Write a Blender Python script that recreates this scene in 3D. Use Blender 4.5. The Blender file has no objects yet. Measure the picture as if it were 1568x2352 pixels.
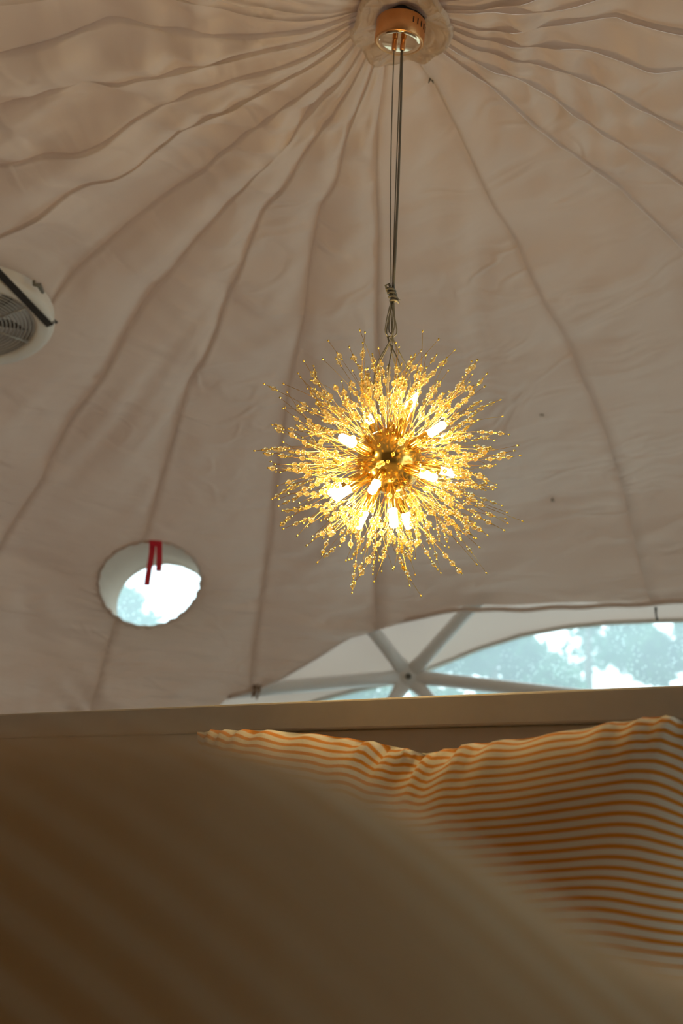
import bpy, bmesh, math, random
import numpy as np
from mathutils import Vector, Matrix

# ------------------------------------------------------------------ camera, world, exposure
W, H, F = 1568, 2352, 2287.0            # photograph frame, focal length in pixels (35 mm lens)
PITCH, ROLL = math.radians(18.0), 0.037
CAM = np.array([0.0, 0.0, 0.85])
scene = bpy.context.scene
COL = scene.collection
cam_d = bpy.data.cameras.new('camera')
cam_d.sensor_fit = 'VERTICAL'; cam_d.sensor_height = 36.0; cam_d.sensor_width = 24.0
cam_d.lens = 36.0 * F / H
cam_d.clip_start = 0.01
cam_d.dof.use_dof = True; cam_d.dof.focus_distance = 1.98; cam_d.dof.aperture_fstop = 2.8
cam = bpy.data.objects.new('camera', cam_d); COL.objects.link(cam)
cam.matrix_world = Matrix.Translation(CAM) @ Matrix.Rotation(math.pi/2 + PITCH, 4, 'X') @ Matrix.Rotation(ROLL, 4, 'Z')
scene.camera = cam

world = bpy.data.worlds.new('world'); scene.world = world; world.use_nodes = True
bg = world.node_tree.nodes['Background']
bg.inputs['Color'].default_value = (0.93, 0.98, 1.0, 1); bg.inputs['Strength'].default_value = 2.4
scene.view_settings.view_transform = 'Standard'; scene.view_settings.look = 'None'
scene.view_settings.gamma = 1.0; scene.view_settings.exposure = 0.33
scene.view_settings.use_curve_mapping = False
scene.cycles.max_bounces = 8; scene.cycles.diffuse_bounces = 4
scene.cycles.transparent_max_bounces = 16; scene.cycles.glossy_bounces = 3; scene.cycles.transmission_bounces = 5
scene.cycles.sample_clamp_indirect = 6.0
scene.cycles.use_denoising = True
scene.cycles.use_adaptive_sampling = True; scene.cycles.adaptive_threshold = 0.06

rng = np.random.default_rng(7)
random.seed(7)

# ------------------------------------------------------------------ pixel -> direction, dome surfaces
def ray(px, py):
    x, y = (px - 784)/F, -(py - 1176)/F
    c, s = math.cos(ROLL), math.sin(ROLL); x, y = c*x - s*y, s*x + c*y
    cp, sp = math.cos(PITCH), math.sin(PITCH)
    return np.array([x, cp - sp*y, sp + cp*y])
DX, DY = 0.071, 1.874                    # dome axis
APEX, R_IN, B_IN = 2.609, 2.951, 1.061   # liner: flattened dome on a straight wall
ZC = APEX - B_IN
class Dome:
    def __init__(s, r, b): s.r, s.b = r, b
    def ins(s, P):
        q = math.hypot(P[0]-DX, P[1]-DY)/s.r; z = max(0.0, (P[2]-ZC)/s.b)
        return q*q + z*z - 1 < 0
    def hit(s, px, py):
        d = ray(px, py); lo, hi = 0.0, 14.0
        for _ in range(50):
            m = (lo+hi)/2
            if s.ins(CAM + d*m): lo = m
            else: hi = m
        return CAM + d*lo
    def prof(s, a):                      # arc parameter: angle 0..pi/2 on the cap, then metres down the wall
        a = np.asarray(a, float); c = np.minimum(a, math.pi/2); w = np.maximum(a - math.pi/2, 0)
        return s.r*np.sin(c), ZC + s.b*np.cos(c) - w
    def param(s, P):                     # point -> azimuth, arc parameter
        az = math.atan2(P[0]-DX, P[1]-DY); r = math.hypot(P[0]-DX, P[1]-DY)
        if P[2] >= ZC: return az, math.atan2(r/s.r, (P[2]-ZC)/s.b)
        return az, math.pi/2 + ZC - P[2]
    def at(s, az, a):
        r, z = s.prof(a); return np.array([DX + r*math.sin(az), DY + r*math.cos(az), float(z)])
    def normal_in(s, P):
        v = np.array([(P[0]-DX)/s.r**2, (P[1]-DY)/s.r**2, max(0, P[2]-ZC)/s.b**2]); return -v/np.linalg.norm(v)
LIN = Dome(R_IN, B_IN); FRM = Dome(R_IN+0.14, B_IN+0.13); SHL = Dome(R_IN+0.20, B_IN+0.19)

# ------------------------------------------------------------------ helpers
def tag(o, label=None, cat=None, group=None, kind=None):
    if label: o['label'] = label
    if cat: o['category'] = cat
    if group: o['group'] = group
    if kind: o['kind'] = kind
    return o
def empty(name, loc=(0, 0, 0), parent=None):
    o = bpy.data.objects.new(name, None); COL.objects.link(o); o.location = Vector(loc); o.empty_display_size = 0.05
    if parent: o.parent = parent
    return o
def link(name, me, mat, parent=None, smooth=True, loc=None):
    """world-space mesh under a parent whose only transform is its location"""
    if mat is not None: me.materials.append(mat)
    if smooth: me.shade_smooth()
    o = bpy.data.objects.new(name, me); COL.objects.link(o)
    if loc is not None: o.location = Vector(loc)
    if parent is not None:
        o.parent = parent
        off = Vector((0, 0, 0)); p = parent
        while p is not None: off += p.location; p = p.parent
        o.location = o.location - off
    return o
def pyd(name, V, Fc, mat, parent=None, smooth=True, uv=None):
    me = bpy.data.meshes.new(name); me.from_pydata([tuple(map(float, v)) for v in V], [], Fc); me.update()
    if uv is not None:
        l = me.uv_layers.new(name='UVMap'); idx = np.empty(len(me.loops), np.int32); me.loops.foreach_get('vertex_index', idx)
        l.data.foreach_set('uv', np.asarray(uv, np.float32)[idx].ravel())
    return link(name, me, mat, parent, smooth)
class MB:
    """collects vertices and faces of one mesh"""
    def __init__(s): s.V, s.F = [], []
    def add(s, V, Fc):
        n = len(s.V); s.V += [tuple(v) for v in V]; s.F += [tuple(i+n for i in f) for f in Fc]; return s
    def tube(s, pts, rad, n=8, cap=True, flat=None):
        pts = [np.array(p, float) for p in pts]; m = len(pts)
        rad = [rad]*m if np.isscalar(rad) else list(rad)
        V, Fc = [], []; t0 = pts[1]-pts[0]; t0 /= np.linalg.norm(t0)
        up = np.array([0, 0, 1.0]) if abs(t0[2]) < .9 else np.array([1.0, 0, 0])
        if flat is not None: up = np.array(flat[0], float)
        x = up - t0*np.dot(up, t0); x /= np.linalg.norm(x)
        for i in range(m):
            t = pts[min(i+1, m-1)] - pts[max(i-1, 0)]; t /= np.linalg.norm(t) + 1e-12
            x = x - t*np.dot(x, t); x /= np.linalg.norm(x); y = np.cross(t, x)
            k = flat[1][i] if flat is not None else (1, 1)
            for j in range(n):
                a = 2*math.pi*j/n; V.append(pts[i] + rad[i]*(k[0]*math.cos(a)*x + k[1]*math.sin(a)*y))
        for i in range(m-1):
            for j in range(n): Fc.append((i*n+j, i*n+(j+1) % n, (i+1)*n+(j+1) % n, (i+1)*n+j))
        if cap: Fc += [tuple(range(n-1, -1, -1)), tuple(range((m-1)*n, m*n))]
        return s.add(V, Fc)
    def lathe(s, prof, M, n=32):
        """prof: list of (r, z) turned round the z axis of matrix M"""
        V, Fc = [], []; m = len(prof)
        for r, z in prof:
            for j in range(n):
                a = 2*math.pi*j/n; V.append(M @ Vector((r*math.cos(a), r*math.sin(a), z)))
        for i in range(m-1):
            for j in range(n): Fc.append((i*n+j, i*n+(j+1) % n, (i+1)*n+(j+1) % n, (i+1)*n+j))
        return s.add(V, Fc)
    def box(s, M, sx, sy, sz, bev=0.0):
        bm = bmesh.new(); bmesh.ops.create_cube(bm, size=1)
        for v in bm.verts: v.co = Vector((v.co.x*sx, v.co.y*sy, v.co.z*sz))
        if bev: bmesh.ops.bevel(bm, geom=bm.edges[:], offset=bev, segments=2, affect='EDGES', profile=.5)
        bm.verts.index_update()
        s.add([M @ v.co for v in bm.verts], [[v.index for v in f.verts] for f in bm.faces]); bm.free(); return s
    def build(s, name, mat, parent=None, smooth=True):
        return pyd(name, s.V, s.F, mat, parent, smooth)
def frame(o, z, x=None):
    """matrix at o with local z along z"""
    z = Vector(z).normalized(); x = Vector(x) if x is not None else (Vector((0, 0, 1)) if abs(z.z) < .9 else Vector((1, 0, 0)))
    x = (x - z*x.dot(z)).normalized(); y = z.cross(x)
    return Matrix(((x.x, y.x, z.x, o[0]), (x.y, y.y, z.y, o[1]), (x.z, y.z, z.z, o[2]), (0, 0, 0, 1)))
def hsh(i, j, k):
    v = np.sin(i*127.1 + j*311.7 + k*74.7)*43758.5453; return v - np.floor(v)
def vnoise(x, y, seed=0):
    xi, yi = np.floor(x), np.floor(y); fx, fy = x-xi, y-yi
    fx = fx*fx*fx*(fx*(fx*6-15)+10); fy = fy*fy*fy*(fy*(fy*6-15)+10)
    a, b, c, d = hsh(xi, yi, seed), hsh(xi+1, yi, seed), hsh(xi, yi+1, seed), hsh(xi+1, yi+1, seed)
    return 2*((a*(1-fx)+b*fx)*(1-fy) + (c*(1-fx)+d*fx)*fy) - 1

# ------------------------------------------------------------------ materials
def new_mat(name):
    m = bpy.data.materials.new(name); m.use_nodes = True; nt = m.node_tree; nt.nodes.clear()
    out = nt.nodes.new('ShaderNodeOutputMaterial'); return m, nt, out
def N(nt, t, **kw):
    n = nt.nodes.new('ShaderNode' + t)
    for k, v in kw.items():
        if k in n.inputs: n.inputs[k].default_value = v
        else: setattr(n, k, v)
    return n
def L(nt, a, b): nt.links.new(a, b)
def rgb(r, g, b): return (r, g, b, 1.0)
def pbr(name, color, rough=.5, metal=0.0, bump=0.0, bscale=60, var=0.0, **kw):
    m, nt, out = new_mat(name); p = N(nt, 'BsdfPrincipled'); L(nt, p.outputs[0], out.inputs[0])
    p.inputs['Base Color'].default_value = rgb(*color); p.inputs['Roughness'].default_value = rough; p.inputs['Metallic'].default_value = metal
    for k, v in kw.items(): p.inputs[k].default_value = v
    tc = N(nt, 'TexCoord'); no = N(nt, 'TexNoise', Scale=bscale, Detail=4.0); L(nt, tc.outputs['Object'], no.inputs['Vector'])
    if var:
        r = N(nt, 'MapRange'); r.inputs['To Min'].default_value = 1-var; r.inputs['To Max'].default_value = 1+var; L(nt, no.outputs['Fac'], r.inputs['Value'])
        mx = N(nt, 'VectorMath', operation='SCALE'); mx.inputs[0].default_value = color; L(nt, r.outputs[0], mx.inputs['Scale']); L(nt, mx.outputs[0], p.inputs['Base Color'])
    if bump:
        b = N(nt, 'Bump', Strength=bump, Distance=.01); L(nt, no.outputs['Fac'], b.inputs['Height']); L(nt, b.outputs[0], p.inputs['Normal'])
    return m

def fabric_mat():
    m, nt, out = new_mat('liner_fabric')
    tc = N(nt, 'TexCoord'); uv = tc.outputs['UV']
    mp = N(nt, 'Mapping'); mp.inputs['Scale'].default_value = (1.6, 5.0, 1); L(nt, uv, mp.inputs['Vector'])
    n1 = N(nt, 'TexNoise', Scale=1.6, Detail=1.5, Roughness=.55, Distortion=1.2); L(nt, mp.outputs[0], n1.inputs['Vector'])
    n2 = N(nt, 'TexNoise', Scale=9.0, Detail=1.5); L(nt, tc.outputs['Object'], n2.inputs['Vector'])
    ad = N(nt, 'MixRGB', blend_type='ADD'); ad.inputs[0].default_value = .35; L(nt, n1.outputs['Fac'], ad.inputs[1]); L(nt, n2.outputs['Fac'], ad.inputs[2])
    mp2 = N(nt, 'Mapping'); mp2.inputs['Scale'].default_value = (2.4, 4.2, 1); mp2.inputs['Rotation'].default_value = (0, 0, .5); L(nt, uv, mp2.inputs['Vector'])
    n3 = N(nt, 'TexNoise', Scale=1.1, Detail=1.0, Distortion=1.6); L(nt, mp2.outputs[0], n3.inputs['Vector'])
    sb = N(nt, 'Math', operation='SUBTRACT'); sb.inputs[1].default_value = .5; L(nt, n3.outputs['Fac'], sb.inputs[0])
    ab = N(nt, 'Math', operation='ABSOLUTE'); L(nt, sb.outputs[0], ab.inputs[0])
    rd = N(nt, 'MapRange'); rd.inputs['From Min'].default_value = .0; rd.inputs['From Max'].default_value = .10; rd.inputs['To Min'].default_value = 1.0; rd.inputs['To Max'].default_value = 0.0; rd.interpolation_type = 'SMOOTHSTEP'; L(nt, ab.outputs[0], rd.inputs['Value'])
    mk = N(nt, 'TexNoise', Scale=2.2, Detail=0.0); L(nt, tc.outputs['Object'], mk.inputs['Vector'])
    mr = N(nt, 'MapRange'); mr.inputs['From Min'].default_value = .45; mr.inputs['From Max'].default_value = .65; L(nt, mk.outputs['Fac'], mr.inputs['Value'])
    cm = N(nt, 'Math', operation='MULTIPLY'); L(nt, rd.outputs[0], cm.inputs[0]); L(nt, mr.outputs[0], cm.inputs[1])
    ca = N(nt, 'Math', operation='MULTIPLY_ADD'); ca.inputs[1].default_value = .24; L(nt, cm.outputs[0], ca.inputs[0]); L(nt, ad.outputs[0], ca.inputs[2])
    bp = N(nt, 'Bump', Strength=.55, Distance=.035); L(nt, ca.outputs[0], bp.inputs['Height'])
    # faint brown water marks near the apex, where the photograph shows them
    def blob(P, rad):
        d = N(nt, 'VectorMath', operation='DISTANCE'); L(nt, tc.outputs['Object'], d.inputs[0]); d.inputs[1].default_value = tuple(P)
        r = N(nt, 'MapRange'); r.inputs['From Min'].default_value = rad; r.inputs['From Max'].default_value = rad*.3; L(nt, d.outputs['Value'], r.inputs['Value']); return r
    st = N(nt, 'TexNoise', Scale=34.0, Detail=1.5); L(nt, tc.outputs['Object'], st.inputs['Vector'])
    sr = N(nt, 'MapRange'); sr.inputs['From Min'].default_value = .55; sr.inputs['From Max'].default_value = .68; L(nt, st.outputs['Fac'], sr.inputs['Value'])
    s1, s2 = blob(LIN.hit(592, 78), .07), blob(LIN.hit(700, 72), .04)
    sa = N(nt, 'Math', operation='ADD'); L(nt, s1.outputs[0], sa.inputs[0]); L(nt, s2.outputs[0], sa.inputs[1])
    sm = N(nt, 'Math', operation='MULTIPLY'); L(nt, sa.outputs[0], sm.inputs[0]); L(nt, sr.outputs[0], sm.inputs[1])
    sh = N(nt, 'Math', operation='MULTIPLY'); sh.inputs[1].default_value = .5; L(nt, sm.outputs[0], sh.inputs[0])
    col = N(nt, 'MixRGB'); col.inputs[1].default_value = rgb(.70, .57, .485); col.inputs[2].default_value = rgb(.38, .24, .10); L(nt, sh.outputs[0], col.inputs[0])
    d = N(nt, 'BsdfDiffuse'); t = N(nt, 'BsdfTranslucent'); g = N(nt, 'BsdfGlossy', Roughness=.5); g.inputs['Color'].default_value = rgb(.8, .74, .66)
    for b in (d, t): L(nt, col.outputs[0], b.inputs['Color'])
    for b in (d, t, g): L(nt, bp.outputs[0], b.inputs['Normal'])
    m1 = N(nt, 'MixShader'); m1.inputs[0].default_value = .36; L(nt, d.outputs[0], m1.inputs[1]); L(nt, t.outputs[0], m1.inputs[2])
    m2 = N(nt, 'MixShader'); m2.inputs[0].default_value = .04; L(nt, m1.outputs[0], m2.inputs[1]); L(nt, g.outputs[0], m2.inputs[2]); L(nt, m2.outputs[0], out.inputs[0])
    return m
def pvc_mat(name, col, trans):
    m, nt, out = new_mat(name); tc = N(nt, 'TexCoord'); no = N(nt, 'TexNoise', Scale=3.0, Detail=1.0); L(nt, tc.outputs['Object'], no.inputs['Vector'])
    cr = N(nt, 'MixRGB'); cr.inputs[1].default_value = rgb(*[c*.93 for c in col]); cr.inputs[2].default_value = rgb(*col); L(nt, no.outputs['Fac'], cr.inputs[0])
    d = N(nt, 'BsdfDiffuse'); t = N(nt, 'BsdfTranslucent'); L(nt, cr.outputs[0], d.inputs[0]); L(nt, cr.outputs[0], t.inputs[0])
    x = N(nt, 'MixShader'); x.inputs[0].default_value = trans; L(nt, d.outputs[0], x.inputs[1]); L(nt, t.outputs[0], x.inputs[2]); L(nt, x.outputs[0], out.inputs[0])
    return m
def pane_mat():
    """clear PVC wet with rain: mostly see-through, milky film, droplets"""
    m, nt, out = new_mat('wet_clear_vinyl'); tc = N(nt, 'TexCoord')
    vo = N(nt, 'TexVoronoi', Scale=55.0); L(nt, tc.outputs['Object'], vo.inputs['Vector'])
    dr = N(nt, 'MapRange'); dr.inputs['From Min'].default_value = .34; dr.inputs['From Max'].default_value = .20; L(nt, vo.outputs['Distance'], dr.inputs['Value'])
    no = N(nt, 'TexNoise', Scale=5.0, Detail=1.0); L(nt, tc.outputs['Object'], no.inputs['Vector'])
    ms = N(nt, 'MapRange'); ms.inputs['From Min'].default_value = .42; ms.inputs['From Max'].default_value = .62; L(nt, no.outputs['Fac'], ms.inputs['Value'])
    mu = N(nt, 'Math', operation='MULTIPLY'); L(nt, dr.outputs[0], mu.inputs[0]); L(nt, ms.outputs[0], mu.inputs[1])
    fa = N(nt, 'Math', operation='MULTIPLY_ADD'); fa.inputs[1].default_value = .25; fa.inputs[2].default_value = .35; L(nt, mu.outputs[0], fa.inputs[0])
    tr = N(nt, 'BsdfTransparent'); tr.inputs[0].default_value = rgb(.80, .96, 1.0)
    tl = N(nt, 'BsdfTranslucent'); tl.inputs[0].default_value = rgb(.66, .93, 1.0)
    x = N(nt, 'MixShader'); L(nt, fa.outputs[0], x.inputs[0]); L(nt, tr.outputs[0], x.inputs[1]); L(nt, tl.outputs[0], x.inputs[2])
    g = N(nt, 'BsdfGlossy', Roughness=.06); y = N(nt, 'MixShader'); y.inputs[0].default_value = .05; L(nt, x.outputs[0], y.inputs[1]); L(nt, g.outputs[0], y.inputs[2]); L(nt, y.outputs[0], out.inputs[0])
    return m
def stripe_mat(name, period, cream, ochre):
    """woven cotton, ochre and cream stripes along one UV direction (v in metres)"""
    m, nt, out = new_mat(name); tc = N(nt, 'TexCoord'); sx = N(nt, 'SeparateXYZ'); L(nt, tc.outputs['UV'], sx.inputs[0])
    a = N(nt, 'Math', operation='MULTIPLY'); a.inputs[1].default_value = 2*math.pi/period; L(nt, sx.outputs['Y'], a.inputs[0])
    s = N(nt, 'Math', operation='SINE'); L(nt, a.outputs[0], s.inputs[0])
    r = N(nt, 'MapRange'); r.inputs['From Min'].default_value = -.10; r.inputs['From Max'].default_value = .55; L(nt, s.outputs[0], r.inputs['Value'])
    c = N(nt, 'MixRGB'); c.inputs[1].default_value = rgb(*cream); c.inputs[2].default_value = rgb(*ochre); L(nt, r.outputs[0], c.inputs[0])
    no = N(nt, 'TexNoise', Scale=260.0, Detail=2.0); L(nt, tc.outputs['UV'], no.inputs['Vector'])
    nv = N(nt, 'TexNoise', Scale=14.0, Detail=3.0); L(nt, tc.outputs['Object'], nv.inputs['Vector'])
    ad = N(nt, 'Math', operation='MULTIPLY_ADD'); ad.inputs[1].default_value = .12; L(nt, no.outputs['Fac'], ad.inputs[0]); L(nt, nv.outputs['Fac'], ad.inputs[2])
    b = N(nt, 'Bump', Strength=.3, Distance=.012); L(nt, ad.outputs[0], b.inputs['Height'])
    p = N(nt, 'BsdfPrincipled', Roughness=.85); p.inputs['Specular IOR Level'].default_value = .15; p.inputs['Sheen Weight'].default_value = .1
    L(nt, c.outputs[0], p.inputs['Base Color']); L(nt, b.outputs[0], p.inputs['Normal']); L(nt, p.outputs[0], out.inputs[0])
    return m
def bead_mat():
    m, nt, out = new_mat('crystal'); tc = N(nt, 'TexCoord'); no = N(nt, 'TexNoise', Scale=30.0); L(nt, tc.outputs['Object'], no.inputs['Vector'])
    c = N(nt, 'MixRGB'); c.inputs[1].default_value = rgb(1, .93, .72); c.inputs[2].default_value = rgb(1, .97, .86); L(nt, no.outputs['Fac'], c.inputs[0])
    g = N(nt, 'BsdfGlass', Roughness=.03, IOR=1.5); L(nt, c.outputs[0], g.inputs['Color'])
    t = N(nt, 'BsdfTranslucent'); t.inputs[0].default_value = rgb(1, .80, .34)  # warm tint paints the bulbs' yellow glow into the beads
    x = N(nt, 'MixShader'); x.inputs[0].default_value = .16; L(nt, g.outputs[0], x.inputs[1]); L(nt, t.outputs[0], x.inputs[2]); L(nt, x.outputs[0], out.inputs[0])
    return m
def emit_mat(name, col, strength):
    m, nt, out = new_mat(name); e = N(nt, 'Emission', Strength=strength); e.inputs[0].default_value = rgb(*col); L(nt, e.outputs[0], out.inputs[0]); return m
def leaf_mat(name, c1, c2):
    m, nt, out = new_mat(name); tc = N(nt, 'TexCoord'); no = N(nt, 'TexNoise', Scale=1.2, Detail=4.0); L(nt, tc.outputs['Object'], no.inputs['Vector'])
    c = N(nt, 'MixRGB'); c.inputs[1].default_value = rgb(*c1); c.inputs[2].default_value = rgb(*c2); L(nt, no.outputs['Fac'], c.inputs[0])
    d = N(nt, 'BsdfDiffuse'); t = N(nt, 'BsdfTranslucent'); L(nt, c.outputs[0], d.inputs[0]); L(nt, c.outputs[0], t.inputs[0])
    x = N(nt, 'MixShader'); x.inputs[0].default_value = .4; L(nt, d.outputs[0], x.inputs[1]); L(nt, t.outputs[0], x.inputs[2]); L(nt, x.outputs[0], out.inputs[0]); return m
M_LINER = fabric_mat()
M_SHELL = pvc_mat('white_pvc', (.66, .61, .54), .18)
M_SLEEVE = pvc_mat('sleeve_cloth', (.62, .55, .47), .22)
M_PANE = pane_mat()
M_STEEL = pbr('painted_white_steel', (.68, .66, .63), .35, .0, var=.05, bscale=20)
M_BOLT = pbr('dark_bolt', (.10, .10, .10), .4, .8, var=.1)
M_HEAD = pbr('greige_painted_wood', (.41, .365, .30), .45, bump=.03, bscale=40, var=.05)
M_PILLOW = stripe_mat('striped_cotton', .0146, (.46, .41, .32), (.42, .15, .005))
M_DUVET = stripe_mat('striped_duvet_cotton', .0100, (.68, .58, .40), (.52, .24, .03))
M_MATT = pbr('mattress_ticking', (.75, .72, .66), .9, bump=.2, bscale=80, var=.05)
M_FLOOR = pbr('brown_floor_board', (.16, .10, .06), .5, bump=.1, bscale=14, var=.2)
M_RED = pbr('red_ribbon_satin', (.55, .006, .03), .45, var=.08)
M_GOLD = pbr('polished_brass', (1.0, .66, .16), .16, 1.0, var=.06, bscale=30)
M_WIRE = pbr('gold_wire', (.80, .48, .09), .3, 1.0, var=.05)
M_ROSE = pbr('brushed_copper', (.72, .36, .15), .36, 1.0, bump=.05, bscale=120, var=.06)
M_MIRROR = pbr('mirror_copper', (.95, .72, .48), .06, 1.0, var=.02)
M_CORD = pbr('grey_cord', (.17, .155, .12), .5, var=.1)
M_SPACER = pbr('gold_spacer', (1.0, .72, .16), .25, .7, var=.08)
M_BEAD = bead_mat()
M_BULB = emit_mat('lit_frosted_bulb', (1.0, .73, .32), 175.0)
M_HOLE_SHADE = pbr('hole_shade_black', (.015, .013, .012), .8, var=.2)  # black colour stands for the shade inside openings
M_FANW = pbr('white_plastic', (.74, .69, .63), .5, var=.03, bscale=12)
M_FANG = pbr('grille_wire', (.42, .38, .33), .4, .5, var=.05)
M_BAND = pbr('black_steel_strap', (.03, .027, .025), .45, .3, var=.1)
M_BLADE = pbr('dark_brown_blade', (.06, .045, .04), .4, var=.1)
M_TWINE = pbr('brown_twine', (.25, .16, .10), .9, var=.2, bscale=200)
M_BOUNCE = pbr('bounce_gravel', (.46, .44, .39), .9, var=.2, bscale=9, bump=.3)  # ground made pale to bounce daylight up to the ceiling
M_BARK = pbr('bark', (.13, .10, .07), .9, bump=.5, bscale=12, var=.3)
M_LEAFS = [leaf_mat('leaf_a', (.05, .13, .07), (.12, .22, .09)), leaf_mat('leaf_b', (.06, .16, .10), (.14, .26, .14)), leaf_mat('leaf_c', (.04, .10, .05), (.10, .20, .08))]

# ------------------------------------------------------------------ ground and floor
g = MB().box(Matrix.Translation((0, 5, -.16)), 80, 80, .02).build('ground', M_BOUNCE, smooth=False); tag(g, kind='structure')
floor = MB().lathe([(0.0, -.02), (3.25, -.02), (3.25, -.14), (0, -.14)], Matrix.Translation((DX, DY, 0)), 64).build('floor', M_FLOOR, smooth=False); tag(floor, kind='structure')
nb = 22
for i in range(nb):                                   # floor boards, each cut to the round platform
    x0 = -3.2 + i*6.4/nb; x1 = x0 + 6.4/nb - .006; y = math.sqrt(max(0, 3.2**2 - max(abs(x0), abs(x1))**2))
    if y < .2: continue
    MB().box(Matrix.Translation((DX+(x0+x1)/2, DY, -.01)), x1-x0, 2*y, .02, .002).build('floor_board', M_FLOOR, floor, False)

# added timber partition, unseen behind the viewer, keeps light off the bed front
wb = MB().box(Matrix.Translation((DX, -.55, 1.2)), 3.0, .05, 2.4).build('wall_added_shade', M_FLOOR, smooth=False); tag(wb, kind='structure')
for i in range(14): MB().box(Matrix.Translation((DX-1.5+.107+i*.214, -.518, 1.2)), .208, .012, 2.4, .002).build('added_plank', M_FLOOR, wb, False)

# ------------------------------------------------------------------ the tent lining, panel by panel
SEAM = {  # sewn seams read off the photograph as pixel polylines, then put on the dome
 'L9': [(623, 54), (488, 41), (406, 23), (163, 23), (0, 34)],
 'L8': [(650, 98), (531, 111), (379, 101), (244, 95), (108, 130), (0, 146)],
 'L7': [(650, 127), (488, 168), (325, 200), (108, 247), (0, 273)],
 'L6': [(461, 233), (352, 276), (244, 320), (135, 358), (0, 401)],
 'L5': [(504, 282), (406, 347), (271, 423), (135, 482), (0, 547)],
 'L4': [(553, 347), (461, 434), (379, 496), (244, 593)],
 'L3': [(678, 331), (602, 406), (553, 477), (488, 553), (444, 596), (291, 800), (245, 887), (168, 999), (92, 1126), (31, 1223), (0, 1275)],
 'L2': [(699, 379), (661, 461), (607, 528), (495, 800), (434, 927), (398, 1040), (357, 1177), (339, 1223), (265, 1438), (209, 1626)],
 'L1': [(802, 314), (775, 444), (729, 542), (700, 740), (689, 800), (627, 1223), (607, 1361), (587, 1489), (579, 1565)],
 'S0': [(868, 280), (868, 540), (868, 840), (868, 1440)],
 'R1': [(1030, 294), (1094, 421), (1133, 514), (1187, 602), (1231, 691), (1290, 793), (1349, 919), (1387, 1004), (1411, 1096), (1434, 1191), (1465, 1303), (1492, 1388)],
 'R2': [(1113, 220), (1172, 274), (1241, 333), (1339, 402), (1437, 485), (1568, 593)],
 'R3': [(1172, 206), (1290, 279), (1398, 348), (1486, 392), (1568, 446)],
 'R4': [(1182, 169), (1290, 198), (1388, 235), (1486, 294), (1568, 328)],
 'R5': [(1162, 135), (1265, 142), (1363, 149), (1461, 171), (1568, 201)],
 'R6': [(1162, 105), (1290, 103), (1412, 91), (1486, 87), (1568, 95)],
 'R7': [(1118, 44), (1216, 70), (1290, 64), (1378, 44), (1437, 20), (1568, 12)]}
TH0 = 0.020
A_END = math.pi/2 + ZC - 0.01
NA = 290
arc = np.concatenate([np.linspace(TH0, math.pi/2, 220), np.linspace(math.pi/2, A_END, NA-220+1)[1:]])
seams = []
for k, P in SEAM.items():
    q = [LIN.param(LIN.hit(*p)) for p in P]
    a = np.array([x[1] for x in q]); z = np.unwrap(np.array([x[0] for x in q])); o = np.argsort(a); a, z = a[o], z[o]
    m = z.mean()
    z = m + (z-m)*.9
    v = np.interp(arc, a, z)
    fade = np.clip((arc-TH0)/.08, 0, 1); v = m + (v-m)*fade
    ker = np.ones(7)/7; v = np.convolve(np.pad(v, 3, mode='edge'), ker, 'valid')
    seams.append(v)
first, last = seams[0].mean(), seams[-1].mean()
nfill = 17
for i in range(1, nfill):
    m = last + (first + 2*math.pi - last)*i/nfill; seams.append(m + .012*vnoise(arc*4, np.full(NA, float(i)), 91))
seams.append(seams[0] + 2*math.pi)

# lower edge of the lining: cut away over the big window, down to the floor elsewhere
EDGE = [LIN.param(LIN.hit(*p)) for p in [(520, 1602), (585, 1585), (640, 1560), (720, 1512), (800, 1462), (870, 1440), (960, 1417), (1060, 1400), (1180, 1403), (1300, 1398), (1420, 1394), (1500, 1390), (1568, 1384)]]
e_az = np.array([x[0] for x in EDGE]); e_a = np.array([x[1] for x in EDGE])
AZ_W = e_az[-1]                                        # the photograph ends here; the window goes on symmetrically
mid = AZ_W + .05
e_az = np.concatenate([[e_az[0]-.12, e_az[0]-.06], e_az, (2*mid - e_az)[::-1], [2*mid - e_az[0] + .06, 2*mid-e_az[0]+.12]])
e_a = np.concatenate([[A_END, e_a[0]+.25], e_a, e_a[::-1], [e_a[0]+.25, A_END]])
bay = np.array([0., .03, .1, .22, .36, .5, .64, .78, .9, .97, 1.]); bay_a = np.array([A_END, 1.9, 1.5, 1.25, 1.12, 1.08, 1.12, 1.25, 1.5, 1.9, A_END])
s_az = np.radians(92 + 46*bay); s_a = bay_a   # second clear bay, unseen, added to let in side light
def edge_arc(az):
    az = (az + math.pi) % (2*math.pi) - math.pi
    return np.minimum(np.interp(az, e_az, e_a, left=A_END, right=A_END), np.interp(az, s_az, s_a, left=A_END, right=A_END))

VENT_C = LIN.hit(345, 1336); VENT_N = LIN.normal_in(VENT_C); VENT_R = .232
FC = LIN.hit(-52, 722); FN = LIN.normal_in(FC); FAN_L = FC.copy(); FC = FC + FN*.03
DF = np.linalg.norm(FC-CAM); RO = 158/F*DF; RI = RO*.74
HOLES = [(VENT_C, VENT_N, VENT_R), (FAN_L, FN, RI*1.02)]
TIES = [(LIN.hit(*p), a, s) for p, a, s in [((1312, 822), .05, .30), ((1264, 1188), .06, .26), ((1500, 1150), .05, .3), ((600, 548), .05, .28), ((735, 541), .03, .2),
        ((434, 930), .05, .30), ((50, 1300), .07, .35), ((1420, 470), .03, .3), ((245, 97), .05, .22), ((1412, 92), .05, .22), ((350, 700), .04, .3), ((990, 248), .04, .13), ((1180, 600), .03, .22), ((640, 920), .04, .3), ((150, 1010), .04, .28)]]
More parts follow.
